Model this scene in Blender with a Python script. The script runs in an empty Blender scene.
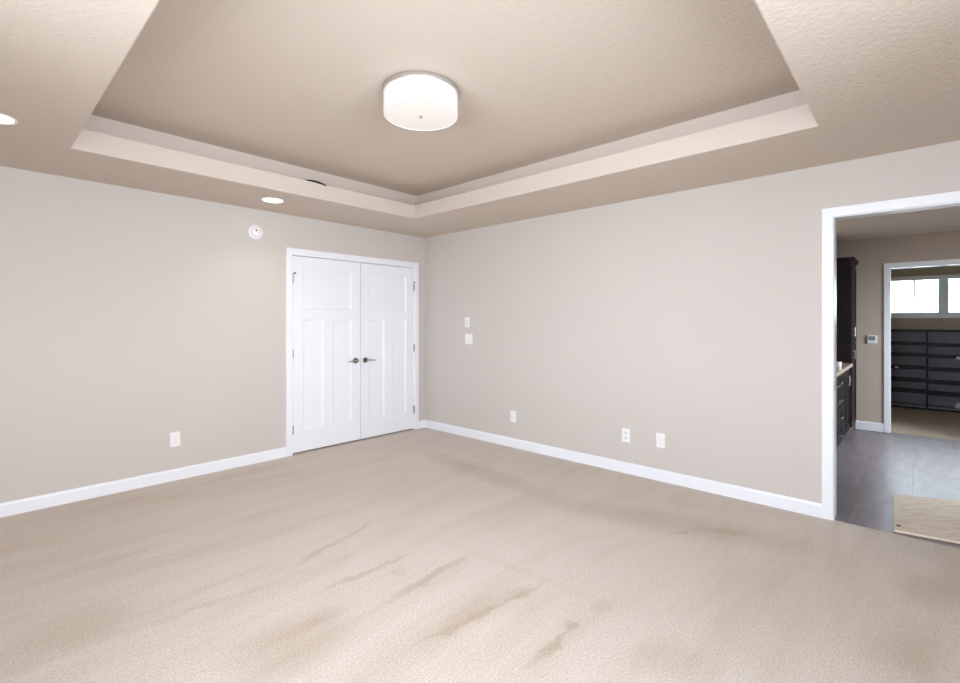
import bpy, bmesh, math, random
from mathutils import Vector, Matrix
random.seed(7)
PI = math.pi
SC = bpy.context.scene
COL = SC.collection

# ------------------------------------------------------------------ camera
cam_data = bpy.data.cameras.new('camera')
cam = bpy.data.objects.new('camera', cam_data)
COL.objects.link(cam)
cam.location = (0, 0, 1.355)
cam.rotation_euler = (PI / 2, 0, -math.atan2(.7343, .6788))
cam_data.sensor_width = 36
cam_data.lens = 36 * 476 / 960
cam_data.shift_y = -19.5 / 960
cam_data.clip_start = .02
SC.camera = cam

# ------------------------------------------------------------------ sky
w = bpy.data.worlds.new('overcast_sky')
SC.world = w
w.use_nodes = True
bg = w.node_tree.nodes['Background']
bg.inputs['Strength'].default_value = 2.4
_tc = w.node_tree.nodes.new('ShaderNodeTexCoord'); _sx = w.node_tree.nodes.new('ShaderNodeSeparateXYZ'); _rp = w.node_tree.nodes.new('ShaderNodeValToRGB')
_e = _rp.color_ramp.elements
_e[0].position = .485; _e[0].color = (.20, .20, .17, 1)      # ground below the horizon
_e[1].position = .505; _e[1].color = (.88, .95, 1, 1)
_e.new(1.0).color = (.62, .80, 1, 1)
_ma = w.node_tree.nodes.new('ShaderNodeMath'); _ma.operation = 'MULTIPLY_ADD'; _ma.inputs[1].default_value = .5; _ma.inputs[2].default_value = .5
w.node_tree.links.new(_tc.outputs['Generated'], _sx.inputs[0]); w.node_tree.links.new(_sx.outputs['Z'], _ma.inputs[0])
w.node_tree.links.new(_ma.outputs[0], _rp.inputs['Fac']); w.node_tree.links.new(_rp.outputs['Color'], bg.inputs['Color'])

# ------------------------------------------------------------------ daylight through the windows
def area(name, loc, direction, sx, sy, power, col, spread):
    d = bpy.data.lights.new(name, 'AREA')
    d.shape = 'RECTANGLE'; d.size = sx; d.size_y = sy
    d.energy = power; d.color = col; d.spread = math.radians(spread)
    o = bpy.data.objects.new(name, d); COL.objects.link(o)
    o.location = loc
    o.rotation_euler = Vector(direction).to_track_quat('-Z', 'Y').to_euler()
    return o
DAY = (.90, .96, 1.08)
area('daylight_rear_window', (.75, -.97, 1.64), (0, 1, .10), 2.3, 1.44, 36, DAY, 112)
area('daylight_west_window', (-.97, .85, 1.64), (1, 0, .10), 2.3, 1.44, 41, DAY, 126)
area('daylight_bathroom_window', (6.2, -1.92, 1.6), (.1, 1, -.55), 1.3, 1.0, 19, (.90, .94, 1), 100)
area('daylight_closet_window', (10.5, -.3, 1.8), (-1, 0, -.25), 1.5, .6, 12, (.8, .9, 1), 150)

vs = SC.view_settings
SC.display_settings.display_device = 'sRGB'
vs.view_transform = 'Standard'
vs.look = 'None'
vs.gamma = 1
vs.use_curve_mapping = False
vs.exposure = .87
try:
    SC.cycles.use_denoising = True
    SC.cycles.max_bounces = 12
    SC.cycles.diffuse_bounces = 8
    SC.cycles.sample_clamp_indirect = 6
    SC.cycles.caustics_reflective = False
    SC.cycles.caustics_refractive = False
except Exception:
    pass

# ------------------------------------------------------------------ materials
def srgb(r, g, b):
    f = lambda v: (v / 255 / 12.92) if v / 255 <= .04045 else ((v / 255 + .055) / 1.055) ** 2.4
    return (f(r), f(g), f(b), 1)

class NT:
    def __init__(s, name):
        s.m = bpy.data.materials.new(name)
        s.m.use_nodes = True
        s.t = s.m.node_tree
        s.b = s.t.nodes['Principled BSDF']
        s.out = s.t.nodes['Material Output']
    def n(s, typ, **kw):
        x = s.t.nodes.new(typ)
        for k, v in kw.items():
            if k in x.bl_rna.properties: setattr(x, k, v)
            else: x.inputs[k.replace('_', ' ')].default_value = v
        return x
    def l(s, a, b): s.t.links.new(a, b)
    def coords(s, scale=(1, 1, 1), rot=(0, 0, 0), loc=(0, 0, 0), kind='POINT'):
        tc = s.n('ShaderNodeTexCoord'); mp = s.n('ShaderNodeMapping', vector_type=kind)
        mp.inputs['Scale'].default_value = scale; mp.inputs['Rotation'].default_value = rot; mp.inputs['Location'].default_value = loc
        s.l(tc.outputs['Object'], mp.inputs['Vector'])
        return mp.outputs['Vector']
    def noise(s, vec, scale, detail=2, rough=.5, dist=0):
        x = s.n('ShaderNodeTexNoise')
        x.inputs['Scale'].default_value = scale; x.inputs['Detail'].default_value = detail
        x.inputs['Roughness'].default_value = rough; x.inputs['Distortion'].default_value = dist
        s.l(vec, x.inputs['Vector'])
        return x.outputs['Fac']
    def ramp(s, fac, stops):
        x = s.n('ShaderNodeValToRGB'); e = x.color_ramp.elements
        while len(e) < len(stops): e.new(.5)
        for el, (p, c) in zip(e, stops):
            el.position = p; el.color = c if len(c) == 4 else (*c, 1)
        s.l(fac, x.inputs['Fac'])
        return x.outputs['Color']
    def mix(s, fac, a, b, blend='MIX'):
        x = s.n('ShaderNodeMix', data_type='RGBA', blend_type=blend)
        for sock, v in ((x.inputs[0], fac), (x.inputs[6], a), (x.inputs[7], b)):
            if hasattr(v, 'links'): s.l(v, sock)
            else: sock.default_value = v
        return x.outputs[2]
    def math(s, op, a, b=0.0, clamp=False):
        x = s.n('ShaderNodeMath', operation=op); x.use_clamp = clamp
        for i, v in enumerate((a, b)):
            if hasattr(v, 'links'): s.l(v, x.inputs[i])
            else: x.inputs[i].default_value = v
        return x.outputs[0]
    def bump(s, h, strength, distance=.01):
        x = s.n('ShaderNodeBump'); x.inputs['Strength'].default_value = strength; x.inputs['Distance'].default_value = distance
        s.l(h, x.inputs['Height']); s.l(x.outputs['Normal'], s.b.inputs['Normal'])
    def base(s, v):
        if hasattr(v, 'links'): s.l(v, s.b.inputs['Base Color'])
        else: s.b.inputs['Base Color'].default_value = v
    def rough(s, v): s.b.inputs['Roughness'].default_value = v

def plain(name, col, rough=.5, metal=0, bump=None, vary=.03):
    t = NT(name)
    v = t.coords()
    f = t.noise(v, 6, 3)
    c2 = tuple(max(0, c * (1 - vary)) for c in col[:3]) + (1,)
    t.base(t.mix(f, col, c2))
    t.rough(rough); t.b.inputs['Metallic'].default_value = metal
    if bump: t.bump(t.noise(v, bump[0], 2), bump[1], .002)
    return t.m

def paint(name, col, bscale, bstr, bdist=.004):
    t = NT(name)
    v = t.coords()
    t.base(t.mix(t.noise(v, 1.1, 2), col, tuple(c * .97 for c in col[:3]) + (1,)))
    t.rough(.75)
    h = t.noise(v, bscale, 3, .55, .4)
    t.bump(h, bstr, bdist)
    return t.m

M = {}
M['wall'] = paint('greige_wall_paint', (.606, .566, .526, 1), 160, .12)
M['ceiling'] = paint('bounce_tinted_knockdown_paint', (.615, .532, .452, 1), 46, .45, .006)  # warm bounce from carpet and lamps is put into this tan
M['fascia'] = paint('smooth_fascia_paint', (.615, .545, .48, 1), 120, .12)
M['bath_wall'] = paint('taupe_bathroom_paint', (.525, .45, .38, 1), 160, .12)
M['bath_ceiling'] = paint('bounce_lifted_bathroom_ceiling_paint', (.80, .73, .64, 1), 46, .3, .006)  # ground bounce light painted in as a paler colour
M['trim'] = plain('white_semi_gloss_trim', (.865, .89, .935, 1), .35)
M['plastic'] = plain('white_plastic', (.87, .87, .86, 1), .35)
M['plastic_grey'] = plain('pale_grey_plastic', (.62, .62, .62, 1), .4)
M['rocker'] = plain('off_white_plastic', (.76, .76, .74, 1), .4)
M['slot'] = plain('dark_slot', (.03, .03, .03, 1), .6)
M['nickel'] = plain('brushed_nickel', (.52, .50, .47, 1), .32, 1)
M['bright_nickel'] = plain('bright_brushed_nickel', (.68, .665, .64, 1), .38, 1)
M['dark_nickel'] = plain('dark_satin_nickel', (.23, .205, .18, 1), .3, 1)
M['black'] = plain('black_cable', (.008, .008, .008, 1), .5)
M['glare_frame'] = plain('glare_tinted_vinyl_frame', (.74, .88, .96, 1), .4)  # blue window glare is tinted into the white vinyl
M['blind'] = plain('olive_grey_blind_fabric', (.60, .57, .44, 1), .85, bump=(90, .3))
M['shelf'] = plain('black_laminate', (.008, .008, .010, 1), .4)
M['shelf_back'] = plain('charcoal_laminate', (.27, .27, .31, 1), .5)
M['paper'] = plain('white_paper', (.88, .87, .84, 1), .8)
M['shelf'].node_tree.nodes['Principled BSDF'].inputs['Specular IOR Level'].default_value = .2
M['mat_binding'] = plain('pale_tan_binding', (.85, .74, .60, 1), .9, bump=(300, .4))
M['screen'] = plain('grey_lcd_screen', (.13, .19, .20, 1), .25)
M['counter'] = None

def wood():
    t = NT('espresso_stained_wood')
    v = t.coords((6, 6, .8))
    f = t.noise(v, 7, 5, .6, .6)
    t.base(t.ramp(f, [(.3, (.005, .003, .004)), (.7, (.015, .008, .009))]))
    t.rough(.5); t.b.inputs['Specular IOR Level'].default_value = .22; t.bump(f, .08, .002)
    return t.m
M['wood'] = wood()

def counter():
    t = NT('speckled_beige_stone')
    v = t.coords()
    f = t.noise(v, 70, 4, .7)
    t.base(t.ramp(f, [(.35, (.30, .24, .19)), (.5, (.52, .45, .38)), (.65, (.66, .61, .55))]))
    t.rough(.2)
    return t.m
M['counter'] = counter()

def carpet(name, light, dark, marks):
    t = NT(name)
    v = t.coords()
    grain = t.noise(v, 150, 3, .8)
    tuft = t.noise(v, 75, 2, .6)
    speck = t.math('ADD', t.math('MULTIPLY', grain, .8), t.math('MULTIPLY', tuft, .2))
    sp = t.ramp(speck, [(.33, (0, 0, 0)), (.67, (1, 1, 1))])
    # brushed pile: long strokes left by a vacuum cleaner, in two headings
    va = t.coords((.45, 3.4, 1), (0, 0, math.radians(4)))
    na = t.noise(va, 1.5, 4, .6, .55)
    vb = t.coords((.7, 2.4, 1), (0, 0, math.radians(-16)), (3.1, 1.7, 0))
    nb = t.noise(vb, 1.1, 4, .62, .8)
    big = t.noise(v, .62, 2, .5, .3)
    ra = t.ramp(na, [(.46, (0, 0, 0)), (.66, (1, 1, 1))])
    rb = t.ramp(nb, [(.50, (0, 0, 0)), (.66, (1, 1, 1))])
    rc = t.ramp(big, [(.42, (0, 0, 0)), (.70, (1, 1, 1))])
    m = t.math('ADD', t.math('MULTIPLY', ra, .26), t.math('MULTIPLY', rb, .16))
    m = t.math('ADD', m, t.math('MULTIPLY', rc, .14))
    # single scuffs and footprints: centre x, y, half length, half width, heading, amount
    warp = t.n('ShaderNodeVectorMath', operation='ADD')
    wn = t.n('ShaderNodeTexNoise'); wn.inputs['Scale'].default_value = 13; wn.inputs['Detail'].default_value = 5
    t.l(v, wn.inputs['Vector'])
    ws = t.n('ShaderNodeVectorMath', operation='MULTIPLY_ADD')
    ws.inputs[1].default_value = (.10, .10, 0); ws.inputs[2].default_value = (-.05, -.05, 0)
    t.l(wn.outputs['Color'], ws.inputs[0])
    t.l(v, warp.inputs[0]); t.l(ws.outputs[0], warp.inputs[1])
    for (cx, cy, a, b, deg, amt) in marks:
        mp = t.n('ShaderNodeMapping', vector_type='TEXTURE')
        mp.inputs['Location'].default_value = (cx, cy, 0); mp.inputs['Rotation'].default_value = (0, 0, math.radians(deg)); mp.inputs['Scale'].default_value = (a, b, 1)
        t.l(warp.outputs[0], mp.inputs['Vector'])
        ln = t.n('ShaderNodeVectorMath', operation='LENGTH'); 
        fl = t.n('ShaderNodeVectorMath', operation='MULTIPLY'); fl.inputs[1].default_value = (1, 1, 0)
        t.l(mp.outputs['Vector'], fl.inputs[0]); t.l(fl.outputs[0], ln.inputs[0])
        k = t.n('ShaderNodeMapRange', clamp=True, interpolation_type='SMOOTHSTEP')
        k.inputs['From Min'].default_value = 1.35; k.inputs['From Max'].default_value = .30
        k.inputs['To Min'].default_value = 0; k.inputs['To Max'].default_value = amt * 1.2
        t.l(ln.outputs['Value'], k.inputs['Value'])
        m = t.math('ADD', m, k.outputs['Result'])
    m = t.math('MINIMUM', m, 1.0)
    c = t.mix(m, light, dark)
    shade = t.mix(sp, (.66, .64, .61, 1), (1.20, 1.20, 1.20, 1))
    t.base(t.mix(1.0, c, shade, 'MULTIPLY'))
    t.rough(.95)
    t.b.inputs['Sheen Weight'].default_value = .15
    t.bump(grain, .5, .006)
    return t.m
MARKS = [(1.442, 2.613, 0.19, 0.025, 14.555, 0.5), (1.725, 2.683, 0.18, 0.03, 23.367, 0.35), (1.494, 2.2, 0.285, 0.028, -2.305, 0.5), (1.664, 1.914, 0.305, 0.03, 3.028, 0.5), (1.629, 1.494, 0.379, 0.022, -9.444, 0.45), (1.683, 1.128, 0.196, 0.024, 1.977, 0.55), (1.84, 1.146, 0.027, 0.05, 3.135, 0.5), (2.061, 1.117, 0.081, 0.05, -10.68, 0.3), (1.581, 1.533, 0.272, 0.075, 1.68, 0.35), (0.935, 1.926, 0.273, 0.17, 2.108, 0.42), (1.119, 2.018, 0.104, 0.06, -9.826, 0.2), (3.164, 2.901, 0.893, 0.16, -95.783, 0.4), (3.225, 1.282, 0.88, 0.2, -73.194, 0.45), (3.124, 1.134, 0.089, 0.016, -33.07, 0.5), (3.335, 0.929, 0.206, 0.05, -61.678, 0.3), (0.336, 2.76, 0.239, 0.2, 2.736, 0.32), (0.515, 3.379, 0.289, 0.07, 2.376, 0.25), (1.927, 0.736, 0.15, 0.13, -27.327, 0.3), (2.595, 0.071, 0.221, 0.14, -27.698, 0.3), (3.292, -0.041, 0.255, 0.12, -21.593, 0.3), (1.595, 2.076, 0.034, 0.05, 18.928, 0.3), (1.87, 1.472, 0.105, 0.05, -17.44, 0.3), (2.052, 1.668, 0.525, 0.04, -84.705, 0.12), (0.804, 2.502, 0.419, 0.03, -8.751, 0.25)]
M['carpet'] = carpet('beige_cut_pile_carpet', (.64, .567, .502, 1), (.48, .385, .295, 1), MARKS)
M['closet_carpet'] = carpet('dimmed_closet_carpet', (.44, .35, .26, 1), (.36, .28, .20, 1), [])  # the closet's dim light is put into these darker carpet colours

def matmat():
    t = NT('beige_offcut_pile')
    v = t.coords((1, .16, 1), (0, 0, math.radians(-50)), kind='TEXTURE')
    f = t.noise(v, 9, 5, .65, .6)
    g = t.noise(t.coords(), 160, 2, .7)
    c = t.ramp(f, [(.38, (.66, .53, .41)), (.62, (.90, .81, .71))])
    t.base(t.mix(.25, c, t.ramp(g, [(.3, (.62, .52, .42)), (.7, (.92, .84, .74))])))
    t.rough(.95); t.bump(g, .5, .006)
    return t.m
M['mat'] = matmat()

def tile():
    t = NT('grey_porcelain_tile')
    v = t.coords((1, 1, 1), (0, 0, 0), (.1, -.045, 0))
    br = t.n('ShaderNodeTexBrick')
    br.inputs['Scale'].default_value = 1
    br.inputs['Brick Width'].default_value = 1.28; br.inputs['Row Height'].default_value = .32
    br.inputs['Mortar Size'].default_value = .003; br.inputs['Mortar Smooth'].default_value = .1
    br.inputs['Color1'].default_value = (.245, .216, .235, 1); br.inputs['Color2'].default_value = (.225, .20, .215, 1)
    br.inputs['Mortar'].default_value = (.16, .15, .145, 1)
    t.l(v, br.inputs['Vector'])
    f = t.noise(t.coords((1, 5, 1)), 3.2, 5, .6, .5)
    streak = t.ramp(f, [(.3, (.80, .77, .73)), (.7, (1.16, 1.17, 1.22))])
    t.base(t.mix(1.0, br.outputs['Color'], streak, 'MULTIPLY'))
    t.rough(.33)
    t.bump(t.math('SUBTRACT', 1.0, br.outputs['Fac']), .3, .003)
    return t.m
M['tile'] = tile()

def glow(name, col, strength, basec=(.85, .84, .82, 1)):
    t = NT(name)
    v = t.coords()
    t.base(t.mix(t.noise(v, 4), basec, tuple(c * .98 for c in basec[:3]) + (1,)))
    t.rough(.5)
    t.b.inputs['Emission Color'].default_value = col
    t.b.inputs['Emission Strength'].default_value = strength
    return t.m
M['shade'] = glow('lit_white_fabric_shade', (1, .97, .94, 1), .10, (.74, .74, .73, 1))
M['diffuser'] = glow('lit_frosted_diffuser', (1, .90, .80, 1), .12, (.74, .70, .66, 1))
M['can_lens'] = glow('lit_recessed_lens', (1, .96, .88, 1), 3.0)

def glass():
    t = NT('clear_window_glass')
    t.t.nodes.remove(t.b)
    tr = t.n('ShaderNodeBsdfTransparent'); gl = t.n('ShaderNodeBsdfGlossy'); gl.inputs['Roughness'].default_value = .02
    tr.inputs['Color'].default_value = (.97, .99, .98, 1)
    mx = t.n('ShaderNodeMixShader'); fr = t.n('ShaderNodeFresnel'); fr.inputs['IOR'].default_value = 1.45
    t.l(fr.outputs[0], mx.inputs[0]); t.l(tr.outputs[0], mx.inputs[1]); t.l(gl.outputs[0], mx.inputs[2]); t.l(mx.outputs[0], t.out.inputs['Surface'])
    return t.m
M['glass'] = glass()

# ------------------------------------------------------------------ mesh helpers
def box(bm, x0, x1, y0, y1, z0, z1, bev=0, seg=2):
    x0, x1 = sorted((x0, x1)); y0, y1 = sorted((y0, y1)); z0, z1 = sorted((z0, z1))
    vs_ = [bm.verts.new(p) for p in ((x0, y0, z0), (x1, y0, z0), (x1, y1, z0), (x0, y1, z0), (x0, y0, z1), (x1, y0, z1), (x1, y1, z1), (x0, y1, z1))]
    fs = [bm.faces.new([vs_[i] for i in q]) for q in ((0, 3, 2, 1), (4, 5, 6, 7), (0, 1, 5, 4), (1, 2, 6, 5), (2, 3, 7, 6), (3, 0, 4, 7))]
    if bev:
        es = list({e for f in fs for e in f.edges})
        bmesh.ops.bevel(bm, geom=es, offset=bev, segments=seg, profile=.5, affect='EDGES', clamp_overlap=True)

def lathe(bm, prof, n=48, mat=Matrix()):
    """prof: list of (r, z); r = 0 closes with a pole"""
    rings = []
    for r, z in prof:
        if r < 1e-6: rings.append([bm.verts.new(mat @ Vector((0, 0, z)))])
        else: rings.append([bm.verts.new(mat @ Vector((r * math.cos(2 * PI * i / n), r * math.sin(2 * PI * i / n), z))) for i in range(n)])
    for a, b in zip(rings, rings[1:]):
        for i in range(n):
            j = (i + 1) % n
            if len(a) == 1 and len(b) == 1: continue
            if len(a) == 1: bm.faces.new((a[0], b[i], b[j]))
            elif len(b) == 1: bm.faces.new((a[j], a[i], b[0]))
            else: bm.faces.new((a[j], a[i], b[i], b[j]))

def tube(bm, pts, rad, n=10):
    pts = [Vector(p) for p in pts]
    rs = rad if isinstance(rad, (list, tuple)) else [rad] * len(pts)
    up = Vector((0, 0, 1)); rings = []
    for i, p in enumerate(pts):
        d = (pts[min(i + 1, len(pts) - 1)] - pts[max(i - 1, 0)]).normalized()
        a = d.cross(up)
        if a.length < .05: a = d.cross(Vector((1, 0, 0)))
        a.normalize(); b = d.cross(a)
        rings.append([bm.verts.new(p + rs[i] * (math.cos(2 * PI * k / n) * a + math.sin(2 * PI * k / n) * b)) for k in range(n)])
    for r0, r1 in zip(rings, rings[1:]):
        for k in range(n):
            bm.faces.new((r0[k], r0[(k + 1) % n], r1[(k + 1) % n], r1[k]))
    bm.faces.new(rings[0][::-1]); bm.faces.new(rings[-1])

def slab(bm, fn, u0, u1, v0, v1, t, holes):
    """flat slab of thickness t in the (u, v) plane with rectangular holes; fn(u, v, d) gives the point at depth d"""
    us = sorted({u0, u1} | {min(max(x, u0), u1) for h in holes for x in h[:2]})
    vv = sorted({v0, v1} | {min(max(x, v0), v1) for h in holes for x in h[2:]})
    def solid(i, j):
        if i < 0 or j < 0 or i >= len(us) - 1 or j >= len(vv) - 1: return False
        cu, cv = (us[i] + us[i + 1]) / 2, (vv[j] + vv[j + 1]) / 2
        return not any(h[0] < cu < h[1] and h[2] < cv < h[3] for h in holes)
    cache = {}
    def V(i, j, k):
        if (i, j, k) not in cache: cache[(i, j, k)] = bm.verts.new(fn(us[i], vv[j], k * t))
        return cache[(i, j, k)]
    for i in range(len(us) - 1):
        for j in range(len(vv) - 1):
            if not solid(i, j): continue
            for k in (0, 1): bm.faces.new([V(i, j, k), V(i + 1, j, k), V(i + 1, j + 1, k), V(i, j + 1, k)])
            for (di, dj, a, b) in ((-1, 0, (i, j), (i, j + 1)), (1, 0, (i + 1, j), (i + 1, j + 1)), (0, -1, (i, j), (i + 1, j)), (0, 1, (i, j + 1), (i + 1, j + 1))):
                if not solid(i + di, j + dj): bm.faces.new([V(*a, 0), V(*b, 0), V(*b, 1), V(*a, 1)])
    bmesh.ops.recalc_face_normals(bm, faces=bm.faces)

def panel_slab(bm, x0, x1, z0, z1, y0, t, panels, steps):
    """door leaf whose front is at y0 facing -Y, with stepped recessed panels (x0, x1, z0, z1)"""
    slab(bm, lambda u, v, d: (u, y0 + d, v), x0, x1, z0, z1, t, [])
    front = [f for f in bm.faces if all(abs(v.co.y - y0) < 1e-6 for v in f.verts)]
    bmesh.ops.delete(bm, geom=front, context='FACES_ONLY')
    us = sorted({x0, x1} | {a for p in panels for a in p[:2]}); vv = sorted({z0, z1} | {a for p in panels for a in p[2:]})
    for i in range(len(us) - 1):
        for j in range(len(vv) - 1):
            cu, cv = (us[i] + us[i + 1]) / 2, (vv[j] + vv[j + 1]) / 2
            if any(p[0] < cu < p[1] and p[2] < cv < p[3] for p in panels): continue
            bm.faces.new([bm.verts.new((u, y0, v)) for u, v in ((us[i], vv[j]), (us[i + 1], vv[j]), (us[i + 1], vv[j + 1]), (us[i], vv[j + 1]))])
    for p in panels:
        prev = None
        for ins, dep in steps:
            ring = [bm.verts.new((u, y0 + dep, v)) for u, v in ((p[0] + ins, p[2] + ins), (p[1] - ins, p[2] + ins), (p[1] - ins, p[3] - ins), (p[0] + ins, p[3] - ins))]
            if prev:
                for k in range(4): bm.faces.new((prev[k], prev[(k + 1) % 4], ring[(k + 1) % 4], ring[k]))
            prev = ring
        bm.faces.new(prev)
    bmesh.ops.remove_doubles(bm, verts=bm.verts, dist=1e-5)
    bmesh.ops.recalc_face_normals(bm, faces=bm.faces)

def extrude_poly(bm, pts, vec):
    """closed 3-D polygon swept along vec"""
    vec = Vector(vec)
    a = [bm.verts.new(p) for p in pts]; b = [bm.verts.new(Vector(p) + vec) for p in pts]
    bm.faces.new(a); bm.faces.new(b[::-1])
    for i in range(len(pts)):
        j = (i + 1) % len(pts); bm.faces.new((a[i], b[i], b[j], a[j]))
    bmesh.ops.recalc_face_normals(bm, faces=bm.faces)

def obj(name, bm, mat, parent=None, smooth=False, loc=None):
    bmesh.ops.recalc_face_normals(bm, faces=bm.faces)
    me = bpy.data.meshes.new(name)
    if smooth:
        for f in bm.faces: f.smooth = True
        for e in bm.edges:
            if len(e.link_faces) == 2 and e.calc_face_angle(0) > math.radians(38): e.smooth = False
    bm.to_mesh(me); bm.free()
    for m in (mat if isinstance(mat, list) else [mat]): me.materials.append(m)
    o = bpy.data.objects.new(name, me); COL.objects.link(o)
    if parent: o.parent = parent
    if loc: o.location = loc
    return o
def tag(o, label, cat, group=None, kind=None):
    o['label'] = label; o['category'] = cat
    if group: o['group'] = group
    if kind: o['kind'] = kind
    return o
def thing(name, label, cat, loc=(0, 0, 0), rz=0, group=None, kind=None):
    o = bpy.data.objects.new(name, None); COL.objects.link(o)
    o.empty_display_size = .1
    o.location = loc; o.rotation_euler = (0, 0, rz)
    return tag(o, label, cat, group, kind)
def part(name, mat, parent, fn, smooth=False, label=None, loc=None):
    bm = bmesh.new(); fn(bm)
    o = obj(name, bm, mat, parent, smooth, loc)
    if label: o['label'] = label
    return o
def struct(name, mat, fn, label, cat, smooth=False):
    bm = bmesh.new(); fn(bm)
    return tag(obj(name, bm, mat, None, smooth), label, cat, None, 'structure')
def B(*a, **k): return lambda bm: box(bm, *a, **k)
def dup(root, loc, rz, label, group=None):
    r = root.copy(); COL.objects.link(r); r.location = loc; r.rotation_euler = (0, 0, rz); r['label'] = label
    if group: r['group'] = group
    for ch in list(root.children):
        c = ch.copy(); COL.objects.link(c); c.parent = r
        for g in ch.children:
            d = g.copy(); COL.objects.link(d); d.parent = c
    return r

# ------------------------------------------------------------------ room dimensions (metres; camera stands at x = y = 0)
XW, YB = 4.03, 4.69            # right wall face, closet wall face
X0, Y0 = -.9, -.9              # window walls behind the camera
H, TH = 2.44, .12
BX0, BX1, BY0, BY1, BH = XW + TH, 7.671, -1.9, 1.15, 2.395      # bathroom
CX0, CX1, CY0, CY1 = BX1 + TH, 10.35, -1.42, .58                # dressing room

# floors
struct('floor', M['carpet'], B(X0 - TH, XW + .004, Y0 - TH, YB + .7, -.1, 0), 'beige cut pile carpet floor of the bedroom with brushed marks', 'carpet')
struct('floor_bathroom', M['tile'], B(XW + .004, BX1 + .06, BY0 - TH, BY1 + TH, -.1, -.006), 'grey streaked tile floor beyond the open doorway', 'tile floor')
struct('floor_closet', M['closet_carpet'], B(BX1 + .06, CX1 + .12, CY0 - TH, CY1 + TH, -.1, 0), 'brownish carpet floor, darkened for the dim light, in front of the dark shoe shelves', 'carpet')

# walls of the bedroom
DX0, DX1, DZ = 2.247, 3.859, 2.052       # double door hole
struct('wall_left', M['wall'], lambda bm: slab(bm, lambda u, v, d: (u, YB + d, v), X0 - TH, XW + TH, 0, H, TH, [(DX0, DX1, -1, DZ)]), 'greige wall on the left that holds the white double doors', 'wall')
OY0, OY1, OZ = -.44, .43, 2.068        # doorway opening to bathroom (finished)
struct('wall_right', [M['wall']], lambda bm: slab(bm, lambda u, v, d: (XW + d, u, v), Y0 - TH, YB, 0, H, TH, [(OY0 - .016, OY1 + .016, -1, OZ + .016)]), 'long greige wall on the right with outlets and the open doorway', 'wall')
struct('wall_rear', M['wall'], lambda bm: slab(bm, lambda u, v, d: (u, Y0 - d, v), X0 - TH, XW, 0, H, TH, [(-.4, 1.9, .92, 2.36)]), 'greige wall behind the camera with a wide window', 'wall')
struct('wall_west', M['wall'], lambda bm: slab(bm, lambda u, v, d: (X0 - d, u, v), Y0, YB, 0, H, TH, [(-.3, 2.0, .92, 2.36)]), 'greige wall beside the camera with a wide window', 'wall')
def shell(bm):
    box(bm, DX0 - .3, XW + TH, YB + .66, YB + .70, 0, 2.3)
    box(bm, DX0 - .34, DX0 - .3, YB + TH, YB + .70, 0, 2.3)
    box(bm, DX0 - .34, XW + TH, YB + TH, YB + .70, 2.3, 2.34)
    box(bm, XW + TH, XW + TH + .04, YB + TH, YB + .70, 0, 2.34)
struct('wall_wardrobe', M['wall'], shell, 'inside walls of the wardrobe behind the white double doors', 'wall')

# ceiling with a two-step tray
TX0, TX1, TY0, TY1 = .45, 3.207, .415, 3.895
def ceiling(bm):
    Z1, Z2, S = 2.578, 2.743, .18
    A = (X0 - TH, XW + TH, Y0 - TH, YB + TH)
    Bq = (TX0, TX1, TY0, TY1); Cq = (TX0 - S, TX1 + S, TY0 - S, TY1 + S)
    def ring(r, z): return [bm.verts.new(p) for p in ((r[0], r[2], z), (r[1], r[2], z), (r[1], r[3], z), (r[0], r[3], z))]
    seq = [(ring(A, H), 0), (ring(Bq, H), 0), (ring(Bq, Z1), 1), (ring(Cq, Z1), 1), (ring(Cq, Z2), 1)]
    for (a, _), (b, m) in zip(seq, seq[1:]):
        for k in range(4):
            f = bm.faces.new((a[k], a[(k + 1) % 4], b[(k + 1) % 4], b[k])); f.material_index = m
    f = bm.faces.new(seq[-1][0]); f.material_index = 0
    top = ring(A, Z2 + .12)
    a = seq[0][0]
    for k in range(4): bm.faces.new((a[k], a[(k + 1) % 4], top[(k + 1) % 4], top[k]))
    bm.faces.new(top)
    es = [e for e in bm.edges if all(abs(v.co.z - H) < 1e-5 and abs(v.co.x - (TX0 + TX1) / 2) < 1.4 and abs(v.co.y - (TY0 + TY1) / 2) < 1.8 for v in e.verts)]
    bmesh.ops.bevel(bm, geom=es, offset=.008, segments=3, profile=.5, affect='EDGES')
struct('ceiling', [M['ceiling'], M['fascia']], ceiling, 'textured tray ceiling of the bedroom, bounce light painted in as tan, with a stepped pale border', 'ceiling')

# baseboards
def board(p, q, out, h=.097, t=.014):
    """p, q ends on the wall face; out = unit vector into the room"""
    def fn(bm):
        p3, q3, o3 = Vector((*p, 0)), Vector((*q, 0)), Vector((*out, 0))
        prof = [(0, 0), (t, 0), (t, h - .016), (t * .75, h - .006), (t * .45, h), (0, h)]
        extrude_poly(bm, [p3 + o3 * a + Vector((0, 0, z)) for a, z in prof], q3 - p3)
    return fn
struct('baseboard_left', M['trim'], board((X0, YB), (2.194, YB), (0, -1)), 'white baseboard along the left wall up to the double doors', 'baseboard')
struct('baseboard_corner', M['trim'], board((3.912, YB), (XW, YB), (0, -1)), 'short white baseboard between the double doors and the corner', 'baseboard')
struct('baseboard_right', M['trim'], board((XW, YB - .014), (XW, .498), (-1, 0)), 'white baseboard along the right wall from corner to doorway', 'baseboard')
struct('baseboard_rear', M['trim'], board((X0, Y0), (XW, Y0), (0, 1)), 'white baseboard under the window behind the camera', 'baseboard')
struct('baseboard_west', M['trim'], board((X0, Y0 + .014), (X0, YB - .014), (1, 0)), 'white baseboard under the window beside the camera', 'baseboard')

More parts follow.
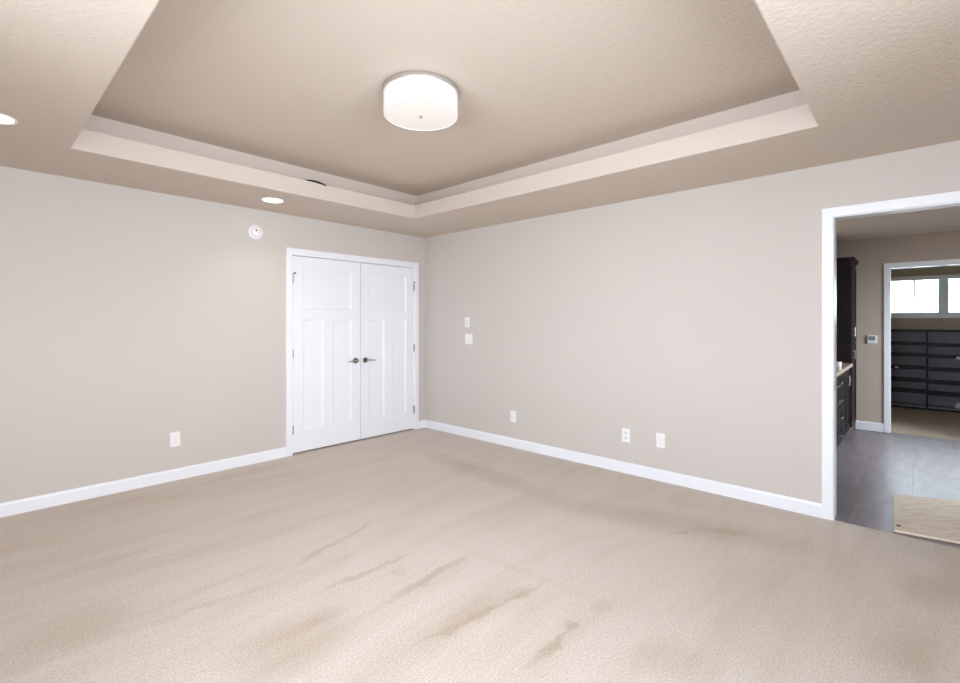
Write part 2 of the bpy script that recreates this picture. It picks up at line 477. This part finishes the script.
# door casing helper: U-shaped flat casing around an opening in the plane y = 0 facing -Y, local x along the wall
def casing(bm, x0, x1, zt, w_, t, rev=.005):
    a0, a1, zt2 = x0 - rev, x1 + rev, zt + rev
    pts = [(a0 - w_, 0, 0), (a0, 0, 0), (a0, 0, zt2), (a1, 0, zt2), (a1, 0, 0), (a1 + w_, 0, 0), (a1 + w_, 0, zt2 + w_), (a0 - w_, 0, zt2 + w_)]
    ext = (0, -t, 0)
    # three mitred boards welded at the corners
    vs_ = {}
    def P(i, k):
        if (i, k) not in vs_: vs_[(i, k)] = bm.verts.new(Vector(pts[i]) + Vector(ext) * k)
        return vs_[(i, k)]
    quads = [(0, 1, 2, 7), (7, 2, 3, 6), (6, 3, 4, 5)]
    for k in (0, 1):
        for q in quads: bm.faces.new([P(i, k) for i in q])
    loop = [0, 1, 2, 3, 4, 5, 6, 7]
    for i in range(8): bm.faces.new((P(loop[i], 0), P(loop[(i + 1) % 8], 0), P(loop[(i + 1) % 8], 1), P(loop[i], 1)))
    bmesh.ops.recalc_face_normals(bm, faces=bm.faces)
    fr = [e for e in bm.edges if all(abs(v.co.y + t) < 1e-6 for v in e.verts) and len(e.link_faces) == 2 and e.calc_face_angle(0) > .5]
    bmesh.ops.bevel(bm, geom=fr, offset=.003, segments=2, profile=.5, affect='EDGES')
def jamb(bm, x0, x1, zt, d, t=.015):
    """door lining x0..x1 finished opening, thickness t outside it, depth d behind y = 0"""
    pts = [(x0 - t, 0, 0), (x0, 0, 0), (x0, 0, zt), (x1, 0, zt), (x1, 0, 0), (x1 + t, 0, 0), (x1 + t, 0, zt + t), (x0 - t, 0, zt + t)]
    a = [bm.verts.new(p) for p in pts]; b = [bm.verts.new((p[0], d, p[2])) for p in pts]
    for q in ((0, 1, 2, 7), (7, 2, 3, 6), (6, 3, 4, 5)):
        bm.faces.new([a[i] for i in q]); bm.faces.new([b[i] for i in q])
    for i in range(8):
        j = (i + 1) % 8; bm.faces.new((a[i], a[j], b[j], b[i]))

# double-door trim
t1 = thing('trim_1', 'white casing around the closed double doors', 'door trim', (3.054, YB, 0), 0, None, 'structure')
part('casing', M['trim'], t1, lambda bm: casing(bm, -.792, .790, 2.037, .063, .017))
part('jamb', M['trim'], t1, lambda bm: jamb(bm, -.792, .790, 2.037, TH))
# doorway trim (faces -X): local x -> -Y
t2 = thing('trim_2', 'white casing around the open doorway to the bathroom', 'door trim', (XW, (OY0 + OY1) / 2, 0), -PI / 2, None, 'structure')
hw = (OY1 - OY0) / 2
part('casing', M['trim'], t2, lambda bm: casing(bm, -hw, hw, OZ, .063, .017))
part('jamb', M['trim'], t2, lambda bm: jamb(bm, -hw, hw, OZ, TH))
part('strike_plate', M['dark_nickel'], t2, B(-hw - .001, -hw + .002, .010, .034, .89, .95, bev=.0008), label='dark metal strike plate')
def back_casing(bm):
    casing(bm, -hw, hw, OZ, .063, .017)
    bmesh.ops.rotate(bm, verts=bm.verts, cent=(0, 0, 0), matrix=Matrix.Rotation(PI, 3, 'Z'))
    bmesh.ops.translate(bm, verts=bm.verts, vec=(0, TH, 0))
part('casing', M['trim'], t2, back_casing)

# closed double doors
STEPS = [(0, 0), (.004, .004), (.010, .0045), (.016, .011), (.024, .012)]
def leaf(sign, name, label, W_):
    """sign -1: left leaf (hinges at its left), +1: right leaf; origin at the bottom outer hinge edge"""
    Hd = 2.025
    root = thing(name, label, 'door', (2.265 if sign < 0 else 3.841, YB, .0), 0, None, 'structure')
    x0, x1 = sorted((0, -sign * W_))
    st = .112
    px0, px1 = x0 + st, x1 - st
    mid = (px0 + px1) / 2
    pn = [(px0, px1, 1.485, 1.918), (px0, mid - .055, .225, 1.385), (mid + .055, px1, .225, 1.385)]
    part('door_panel', M['trim'], root, lambda bm: panel_slab(bm, x0, x1, .017, .006 + Hd, .004, .036, pn, STEPS))
    for zc in (1.795, 1.03, .255):
        def hinge(bm):
            lathe(bm, [(0, -.048), (.004, -.047), (.0075, -.044), (.0075, .044), (.004, .047), (0, .048)], 14, Matrix.Translation((sign * .0035, -.005, 0)))
        hg = part('hinge', M['dark_nickel'], root, hinge, True, loc=(0, 0, zc), label='dark metal hinge')
        if zc > 1.5:
            def stop(bm):
                tube(bm, [(sign * .0035, -.006, .052), (-sign * .004, -.018, .056), (-sign * .008, -.026, .058)], .0042, 8)
                lathe(bm, [(0, 0), (.009, 0), (.009, .012), (0, .012)], 14, Matrix.Translation((-sign * .009, -.026, .058)) @ Matrix.Rotation(PI / 2, 4, 'X'))
            part('hinge_pin_stop', M['dark_nickel'], hg, stop, True)
    hx = -sign * (W_ - .060)
    hd = part('rosette', M['dark_nickel'], root, lambda bm: lathe(bm, [(0, 0), (.031, 0), (.032, .004), (.029, .009), (.014, .011), (.011, .016), (.011, .040), (.012, .048), (0, .049)], 28, Matrix.Rotation(PI / 2, 4, 'X')), True, loc=(hx, .004, .917), label='dark round door handle rosette')
    def lever(bm):
        s = sign
        tube(bm, [(-s * .010, -.046, 0), (s * .012, -.047, .001), (s * .04, -.048, .003), (s * .075, -.047, -.001), (s * .105, -.043, -.004), (s * .118, -.040, -.002)], [.009, .0095, .008, .0075, .007, .005], 12)
    part('lever', M['nickel'], hd, lever, True, label='slim curved lever handle')
    return root
leaf(-1, 'door_1', 'left leaf of the white panelled double doors with lever handle', .797)
leaf(1, 'door_2', 'right leaf of the white panelled double doors nearest the corner', .771)

# windows of the bedroom behind the camera (daylight comes through them)
def big_window(name, label, loc, rz):
    root = thing(name, label, 'window', loc, rz, None, 'structure')
    part('frame', M['glare_frame'], root, lambda bm: slab(bm, lambda u, v, d: (u, .03 + d, v), -1.15, 1.15, 0, 1.44, .06, [(-1.10, -.03, .05, 1.39), (.03, 1.10, .05, 1.39)]))
    part('casing', M['trim'], root, lambda bm: slab(bm, lambda u, v, d: (u, -.017 + d, v), -1.21, 1.21, -.06, 1.50, .017, [(-1.15, 1.15, 0, 1.44)]))
big_window('window_1', 'wide white window in the wall behind the camera', (.75, Y0, .92), PI)
big_window('window_2', 'wide white window in the wall beside the camera', (X0, .85, .92), PI / 2)

# ------------------------------------------------------------------ bathroom shell
struct('wall_bathroom_far', M['bath_wall'], lambda bm: slab(bm, lambda u, v, d: (BX1 + d, u, v), BY0 - TH, BY1 + TH, -.01, BH, TH, [(-.585 - .015, .265 + .015, -1, 2.012 + .015)]), 'taupe far wall of the bathroom with a thermostat and second doorway', 'wall')
struct('wall_bathroom_left', M['bath_wall'], B(BX0, BX1, BY1, BY1 + TH, -.01, BH), 'taupe bathroom wall behind the dark vanity cabinets', 'wall')
struct('wall_bathroom_right', M['bath_wall'], lambda bm: slab(bm, lambda u, v, d: (u, BY0 - d, v), BX0, BX1, -.01, BH, TH, [(5.5, 6.9, 1.05, 2.15)]), 'taupe bathroom wall with a window out of view', 'wall')
struct('ceiling_bathroom', M['bath_ceiling'], B(BX0, BX1 + TH, BY0 - TH, BY1 + TH, BH, BH + .1), 'plain ceiling of the bathroom seen through the doorway', 'ceiling')
struct('wall_bathroom_near', M['bath_wall'], lambda bm: slab(bm, lambda u, v, d: (XW + TH + .0 - d, u, v), BY0 - TH, Y0 - TH, -.01, BH, .06, []), 'taupe bathroom wall beside the open doorway', 'wall')
struct('baseboard_bathroom', M['trim'], board((BX1, .60), (BX1, .327), (-1, 0), .108), 'short white baseboard under the thermostat between vanity and doorway', 'baseboard')
t3 = thing('trim_3', 'white casing around the second doorway leading to the dark shelves', 'door trim', (BX1, -.16, 0), -PI / 2, None, 'structure')
part('casing', M['trim'], t3, lambda bm: casing(bm, -.425, .425, 2.012, .056, .017))
part('jamb', M['trim'], t3, lambda bm: jamb(bm, -.425, .425, 2.012, TH))

# dressing room behind
WY0, WY1, WZ0, WZ1 = -1.04, .50, 1.47, 2.215
struct('wall_closet_far', M['bath_wall'], lambda bm: slab(bm, lambda u, v, d: (CX1 + d, u, v), CY0 - TH, CY1 + TH, 0, BH, .14, [(WY0, WY1, WZ0, WZ1)]), 'taupe wall behind the dark shoe shelves, with a high window', 'wall')
struct('wall_closet_left', M['bath_wall'], B(CX0, CX1, CY1, CY1 + TH, 0, BH), 'taupe left side wall of the walk-in closet', 'wall')
struct('wall_closet_right', M['bath_wall'], B(CX0, CX1, CY0 - TH, CY0, 0, BH), 'taupe right side wall of the walk-in closet', 'wall')
struct('ceiling_closet', M['ceiling'], B(CX0, CX1 + .14, CY0 - TH, CY1 + TH, BH, BH + .1), 'plain ceiling of the walk-in closet', 'ceiling')
wr = thing('window_3', 'high bright window above the dark shoe shelves', 'window', (CX1, (WY0 + WY1) / 2, WZ0), -PI / 2, None, 'structure')
ww, wh = (WY1 - WY0) / 2, WZ1 - WZ0
part('casing', M['trim'], wr, lambda bm: slab(bm, lambda u, v, d: (u, -.016 + d, v), -ww - .055, ww + .055, -.052, wh + .055, .016, [(-ww, ww, 0, wh)]))
part('frame', M['glare_frame'], wr, lambda bm: slab(bm, lambda u, v, d: (u, .05 + d, v), -ww, ww, 0, wh, .07, [(-ww + .03, -.045, .025, wh - .03), (.045, ww - .03, .025, wh - .03)]))
for a, b in ((-ww + .03, -.045), (.045, ww - .03)):
    sh = part('sash', M['glare_frame'], wr, lambda bm: slab(bm, lambda u, v, d: (u, .065 + d, v), a, b, .025, wh - .03, .035, [(a + .012, b - .012, .037, wh - .042)]))
    part('pane', M['glass'], sh, B(a + .010, b - .010, .080, .084, .035, wh - .040))
bl = thing('window_blind', 'olive grey blind drawn up to the top of the high window', 'blind', (CX1 + .005, (WY0 + WY1) / 2, WZ1), -PI / 2)
def pleats(bm):
    n = 9; z0, z1 = -.125, -.030
    pts = []
    for i in range(n * 2 + 1):
        pts.append((.0, .004 if i % 2 else .012, z1 + (z0 - z1) * i / (n * 2)))
    for i in range(n * 2 + 1):
        k = n * 2 - i
        pts.append((.0, .040 if k % 2 else .032, z1 + (z0 - z1) * k / (n * 2)))
    extrude_poly(bm, [(-ww + .012, y, z) for _, y, z in pts], (2 * ww - .024, 0, 0))
part('fabric', M['blind'], bl, pleats)
part('headrail', M['blind'], bl, B(-ww + .008, ww - .008, .002, .042, -.030, -.002, bev=.003))
part('bottom_rail', M['plastic'], bl, B(-ww + .010, ww - .010, .004, .040, -.190, -.125, bev=.004), label='white bottom rail')
part('cord', M['blind'], bl, lambda bm: (tube(bm, [(-.34, .0, -.18), (-.34, -.002, -.30), (-.34, 0, -.46)], .010, 8)), True, label='dark pull cord')
part('tassel', M['plastic'], bl, lambda bm: lathe(bm, [(0, -.075), (.012, -.072), (.010, -.03), (.006, 0), (0, .002)], 14, Matrix.Translation((-.34, 0, -.46))), True)

# ------------------------------------------------------------------ dark shoe shelves
SXF, SXB = 10.05, 10.345
sh = thing('shoe_shelf', 'tall black shoe shelf unit below the high window', 'shelf unit', (SXB, 0, 0), -PI / 2)   # local x -> -Y, local -y -> -X
dep = SXB - SXF
ends = [-.54, .08, .70, 1.32]          # local x of uprights
ZS = [1.232, 1.02, .845, .645, .447, .275]
for i, e in enumerate(ends):
    part('side_panel' if i in (0, 3) else 'divider', M['shelf'], sh, B(e - .011, e + .011, -dep, 0, 0, 1.24, bev=.001))
part('back_panel', M['shelf_back'], sh, B(ends[0] + .011, ends[-1] - .011, -.012, -.004, .02, 1.225))
part('plinth', M['shelf'], sh, B(ends[0] + .011, ends[-1] - .011, -dep + .006, -dep + .02, 0, .030))
for i in range(3):
    a, b = ends[i] + .011, ends[i + 1] - .011
    dz = (0, -.012, -.02)[i]
    for k, z in enumerate(ZS):
        # slanted shoe shelf: low at the front, with a lip
        z_ = z + (dz if k else 0); s = .0 if k == 0 else .012
        def slant(bm):
            up = .027 if k else .008
            pr = [(-dep + .004, z_ - .027), (-dep + .004, z_ + up), (-dep + .018, z_ + up), (-dep + .020, z_ + .004), (-.013, z_ + .004 + s), (-.013, z_ - .016 + s)]
            extrude_poly(bm, [(a, y, zz) for y, zz in pr], (b - a, 0, 0))
        part('shelf', M['shelf'], sh, slant)
    part('bottom_shelf', M['shelf_back'], sh, B(a, b, -dep + .004, -.013, .030, .050))

def crumple(name, label, loc, sx, sy, sz, seed):
    rnd = random.Random(seed)
    bm = bmesh.new()
    bmesh.ops.create_icosphere(bm, subdivisions=2, radius=1)
    for v in bm.verts:
        k = .75 + rnd.random() * .5
        v.co = Vector((v.co.x * sx * k, v.co.y * sy * k, max(-.6, v.co.z) * sz * k))
    mz = min(v.co.z for v in bm.verts)
    for v in bm.verts: v.co.z -= mz
    o = obj(name, bm, M['paper']); o.location = loc
    return tag(o, label, 'paper scrap', 'white scraps on the shoe shelves')
crumple('paper_scrap', 'flat white scrap at the front edge of an upper right shelf', (10.035, -.44, .795), .012, .06, .026, 1)
crumple('paper_scrap', 'largest white scrap, on the lowest shelf at right', (10.12, -.43, .0505), .05, .055, .055, 2)
crumple('paper_scrap', 'tiny white scrap alone on a left shelf', (10.042, .27, .625), .010, .018, .018, 3)

# ------------------------------------------------------------------ vanity
VYF = .605
CT = .87
VXE = 7.08
va = thing('vanity_cabinet', 'long dark brown bathroom vanity cabinet under the pale countertop', 'vanity', (0, 0, 0))
part('carcass', M['wood'], va, B(4.30, VXE - .002, VYF + .021, BY1 - .002, .10, CT - .042, bev=.002))
part('toe_kick', M['shelf'], va, B(4.30, VXE - .002, VYF + .085, BY1 - .01, -.006, .10))
CS = [(0, 0), (.004, .004), (.010, .009)]
def cab_leaf(name, parent, x0, x1, z0, z1, handle, yf=VYF, rail=.055):
    p = part(name, M['wood'], parent, lambda bm: panel_slab(bm, x0, x1, z0, z1, yf, .019, [(x0 + rail, x1 - rail, z0 + rail, z1 - rail)] if (z1 - z0) > 2.4 * rail else [], CS))
    hx, hz, vert = handle
    def pull(bm):
        L = .055
        if vert:
            tube(bm, [(hx, yf - .028, hz - L), (hx, yf - .028, hz + L)], .0055, 10)
            for s in (-1, 1): tube(bm, [(hx, yf + .001, hz + s * .04), (hx, yf - .028, hz + s * .04)], .0045, 8)
        else:
            tube(bm, [(hx - L, yf - .028, hz), (hx + L, yf - .028, hz)], .0055, 10)
            for s in (-1, 1): tube(bm, [(hx + s * .04, yf + .001, hz), (hx + s * .04, yf - .028, hz)], .0045, 8)
    part('pull_handle', M['nickel'], p, pull, True, label='bright bar pull handle')
    return p
for x0, x1 in ((4.31, 5.00), (5.00, 5.68), (6.36, 7.07)):
    m_ = (x0 + x1) / 2
    cab_leaf('cabinet_door', va, x0 + .003, m_ - .0015, .11, CT - .05, (m_ - .03, .70, True))
    cab_leaf('cabinet_door', va, m_ + .0015, x1 - .003, .11, CT - .05, (m_ + .03, .70, True))
dzs = [.11, .29, .47, .65, CT - .048]
for z0, z1 in zip(dzs, dzs[1:]):
    cab_leaf('drawer', va, 5.683, 6.357, z0 + .002, z1 - .004, (6.02, (z0 + z1) / 2, False), rail=.04)
ct = struct  # (alias unused)
bmc = bmesh.new()
box(bmc, 4.28, VXE - .003, VYF - .025, BY1 - .001, CT - .040, CT, bev=.005)
tag(obj('countertop', bmc, M['counter']), 'pale speckled stone countertop on the dark vanity', 'countertop')
# tall linen cabinet
lt = thing('linen_cabinet', 'tall dark brown linen cabinet with crown, against the far bathroom wall', 'cabinet', (0, 0, 0))
LX0, LX1, LZ = VXE, BX1 - .016, 2.05
part('carcass', M['wood'], lt, B(LX0, LX1, VYF + .005, BY1 - .002, .10, LZ, bev=.002))
part('toe_kick', M['shelf'], lt, B(LX0, LX1, VYF + .075, BY1 - .01, -.006, .10))
def crown(bm):
    prof = [(0, LZ - .02), (.006, LZ - .012), (.008, LZ + .01), (.022, LZ + .03), (.036, LZ + .045), (.040, LZ + .05), (.040, LZ + .066), (0, LZ + .066)]
    rings = []
    for o_, z in prof:
        rings.append([bm.verts.new(p) for p in ((LX0 - o_, BY1 - .003, z), (LX0 - o_, VYF - o_, z), (LX1, VYF - o_, z), (LX1, BY1 - .003, z))])
    for a, b in zip(rings, rings[1:]):
        for k in range(4): bm.faces.new((a[k], a[(k + 1) % 4], b[(k + 1) % 4], b[k]))
    bm.faces.new(rings[0]); bm.faces.new(rings[-1])
part('crown', M['wood'], lt, crown)
for z0, z1, hz in ((.11, 1.085, .97), (1.095, LZ - .03, 1.24)):
    cab_leaf('cabinet_door', lt, LX0 + .004, LX1 - .004, z0, z1, (LX0 + .045, hz, True), VYF - .014)
# small white cup on the counter
bmk = bmesh.new()
lathe(bmk, [(0, 0), (.020, 0), (.024, .004), (.029, .052), (.030, .056), (.027, .056), (.022, .012), (0, .010)], 28)
o = obj('cup', bmk, M['plastic'], None, True); o.location = (6.39, .645, CT)
tag(o, 'small white cup near the front edge of the bathroom countertop', 'cup')

# ------------------------------------------------------------------ wall fittings: local frame faces -Y, origin at plate centre on the wall
def plate(bm, w_, h_, t=.006): box(bm, -w_ / 2, w_ / 2, -t, 0, -h_ / 2, h_ / 2, bev=.0022)
def outlet(label, loc, rz, slotmat):
    root = thing('wall_outlet', label, 'outlet', loc, rz, 'white wall outlets')
    part('cover_plate', M['plastic'], root, lambda bm: plate(bm, .076, .124))
    for s in (-1, 1):
        def rec(bm):
            # rounded receptacle face
            pts = []
            for i in range(24):
                a = 2 * PI * i / 24
                pts.append((max(-.0172, min(.0172, .021 * math.cos(a))), -.0055, s * .0225 + max(-.0145, min(.0145, .0175 * math.sin(a)))))
            extrude_poly(bm, pts, (0, -.0025, 0))
        r = part('receptacle', M['plastic'], root, rec)
        def slots(bm):
            for x, hh in ((-.0075, .0105), (.0075, .0085)): box(bm, x - .0022, x + .0022, -.0086, -.0078, s * .0225 - hh / 2 + .003, s * .0225 + hh / 2 + .003)
            box(bm, -.003, .003, -.0086, -.0078, s * .0225 - .0105, s * .0225 - .0050)
        part('slots', slotmat, r, slots)
    part('screw', M['plastic_grey'], root, lambda bm: lathe(bm, [(0, .0055), (.0035, .0055), (.0032, .007), (0, .0072)], 14, Matrix.Rotation(PI / 2, 4, 'X')), True)
    return root
outlet('white wall outlet on the left wall, left of the double doors', (1.222, YB, .350), 0, M['plastic_grey'])
RW = -PI / 2
outlet('white wall outlet on the right wall nearest the corner and double doors', (XW, 3.232, .332), RW, M['plastic_grey'])
outlet('white wall outlet with dark slots, middle of three on the right wall', (XW, 1.938, .338), RW, M['slot'])
outlet('white wall outlet on the right wall nearest the open doorway', (XW, 1.625, .344), RW, M['plastic_grey'])

s1 = thing('light_switch', 'narrow white single switch above the square switch plate', 'switch', (XW, 3.928, 1.352), RW)
part('cover_plate', M['plastic'], s1, lambda bm: plate(bm, .074, .118))
part('rocker', M['rocker'], s1, lambda bm: extrude_poly(bm, [(-.0165, -.0055, -.033), (-.0165, -.0105, -.031), (-.0165, -.0075, 0), (-.0165, -.0070, .033), (-.0165, -.0055, .034)], (.033, 0, 0)), label='pale grey rocker')
s2 = thing('light_switch', 'square white double switch plate below the narrow switch', 'switch', (XW, 3.902, 1.155), RW)
part('cover_plate', M['plastic'], s2, lambda bm: plate(bm, .120, .118))
for x in (-.023, .023):
    part('rocker', M['plastic'], s2, lambda bm: extrude_poly(bm, [(x - .0165, -.0055, -.033), (x - .0165, -.0105, -.031), (x - .0165, -.0075, 0), (x - .0165, -.0070, .033), (x - .0165, -.0055, .034)], (.033, 0, 0)))

sd = thing('smoke_detector', 'round white smoke detector high on the left wall', 'smoke detector', (1.895, YB, 2.219), 0)
RX = Matrix.Rotation(PI / 2, 4, 'X')
part('mounting_ring', M['plastic'], sd, lambda bm: lathe(bm, [(0, 0), (.068, 0), (.068, .009), (.064, .012), (.052, .012), (0, .012)], 40, RX), True)
part('vent_ring', M['plastic_grey'], sd, lambda bm: lathe(bm, [(0, .012), (.048, .012), (.046, .022), (0, .022)], 40, RX), True, label='grey vent ring')
part('cover', M['plastic'], sd, lambda bm: lathe(bm, [(0, .022), (.047, .022), (.045, .030), (.036, .037), (.018, .040), (0, .041)], 40, RX), True)
part('test_button', M['slot'], sd, lambda bm: lathe(bm, [(0, .038), (.008, .038), (.007, .043), (0, .044)], 18, Matrix.Translation((-.008, 0, .010)) @ RX), True, label='dark test button')

th = thing('thermostat', 'small thermostat with grey screen on the taupe bathroom wall', 'thermostat', (BX1, .440, 1.138), RW)
part('housing', M['plastic'], th, B(-.045, .045, -.022, 0, -.052, .052, bev=.005))
part('screen', M['screen'], th, B(-.034, .034, -.0235, -.020, -.012, .040, bev=.001), label='grey screen')
part('button', M['plastic_grey'], th, B(-.018, .018, -.0245, -.020, -.036, -.024, bev=.001))

# ------------------------------------------------------------------ lights
cl = thing('ceiling_light', 'round white drum ceiling light in the middle of the tray ceiling', 'ceiling light', (1.853, 2.194, 2.743), 0)
part('base_ring', M['bright_nickel'], cl, lambda bm: lathe(bm, [(0, 0), (.2225, 0), (.2235, -.003), (.2240, -.026), (.2230, -.029), (.210, -.029), (0, -.029)], 72), True, label='brushed nickel ring')
part('drum_shade', M['shade'], cl, lambda bm: lathe(bm, [(.214, -.029), (.219, -.029), (.220, -.033), (.220, -.153), (.2185, -.157), (.2145, -.157), (.214, -.153), (.214, -.029)], 72), True)
part('diffuser', M['diffuser'], cl, lambda bm: lathe(bm, [(0, -.144), (.206, -.147), (.2135, -.150), (.2135, -.155), (.206, -.1555), (0, -.1575)], 72), True, label='warm frosted bottom diffuser')
part('finial', M['nickel'], cl, lambda bm: lathe(bm, [(0, -.157), (.009, -.157), (.009, -.161), (.0055, -.163), (.0065, -.166), (.004, -.169), (0, -.170)], 20), True, label='small nickel finial')
def can(label, loc):
    root = thing('recessed_light', label, 'recessed light', loc, 0, 'recessed ceiling lights')
    part('trim_ring', M['plastic'], root, lambda bm: lathe(bm, [(.080, .0), (.096, .0), (.0965, -.003), (.094, -.005), (.084, -.004), (.080, -.001), (.080, 0)], 48), True)
    part('lens', M['can_lens'], root, lambda bm: lathe(bm, [(0, -.002), (.0805, -.0015), (.0805, .0), (0, .0)], 48), True, label='lit lens')
    s = bpy.data.lights.new('can_bulb', 'SPOT'); s.energy = 8; s.color = (1, .86, .68); s.spot_size = math.radians(120); s.spot_blend = 1; s.shadow_soft_size = .07
    so = bpy.data.objects.new('can_bulb', s); COL.objects.link(so); so.location = (0, 0, -.02); so.parent = root
can('lit recessed ceiling light above the left side of the double doors', (1.862, 4.235, H))
can('lit recessed ceiling light at the left edge of the photo', (.10, 3.60, H))

# black cable hump lying on the tray ledge
bmw = bmesh.new()
P = []
for i in range(15):
    f = i / 14
    x = 2.0 + .19 * f
    P.append((x, TY1 + .004 - .012 * f, 2.583 - .013 * f + .009 * math.sin(PI * f)))
tube(bmw, P, [.003 + .006 * math.sin(PI * i / 14) ** .8 for i in range(15)], 10)
tag(obj('cable', bmw, M['black'], None, True), 'short loop of black cable on the ledge of the tray ceiling', 'cable')

# ------------------------------------------------------------------ carpet offcut in the doorway
mt = thing('floor_mat', 'beige carpet offcut lying on the grey tiles in the open doorway', 'mat', (4.09, .125, -.006), 0)
def lift(u, v):   # height of the underside: the near edge curls up
    return .001 + .003 * max(0, 1 - u / .22) ** 2 * (.4 + .6 * v)
c0, c1, c2, c3 = Vector((0, 0)), Vector((.072, -.49)), Vector((1.12, -.56)), Vector((.845, .03))
def pos(u, v):
    return (1 - u) * ((1 - v) * c0 + v * c1) + u * ((1 - v) * c3 + v * c2)
def matfn(bm):
    N, K = 26, 14
    g = {}
    for i in range(N + 1):
        for j in range(K + 1):
            u, v = i / N, j / K
            p = pos(u, v); z = lift(u, v)
            for k, t in ((0, 0), (1, .012)): g[i, j, k] = bm.verts.new((p.x, p.y, z + t + (.0015 * math.sin(9 * u + 5 * v) if k else 0)))
    for i in range(N):
        for j in range(K):
            bm.faces.new((g[i, j, 1], g[i + 1, j, 1], g[i + 1, j + 1, 1], g[i, j + 1, 1])); bm.faces.new((g[i, j, 0], g[i, j + 1, 0], g[i + 1, j + 1, 0], g[i + 1, j, 0]))
    for i in range(N):
        for j in (0, K): bm.faces.new((g[i, j, 0], g[i + 1, j, 0], g[i + 1, j, 1], g[i, j, 1]))
    for j in range(K):
        for i in (0, N): bm.faces.new((g[i, j, 0], g[i, j + 1, 0], g[i, j + 1, 1], g[i, j, 1]))
part('pile', M['mat'], mt, matfn, True)
def edge(bm):
    pts = []
    for i in range(9): 
        v = i / 8; p = pos(0, v); pts.append((p.x - .003, p.y, lift(0, v) + .006))
    tube(bm, pts, .0085, 10)
part('binding', M['mat_binding'], mt, edge, True, label='pale folded front edge')
def hole(bm):
    p = pos(.11, .045)
    lathe(bm, [(0, 0), (.016, 0), (.013, .002), (0, .0025)], 16, Matrix.Translation((p.x, p.y, lift(.11, .045) + .0135)))
part('nail_hole', M['slot'], mt, hole, label='small dark hole near the corner')
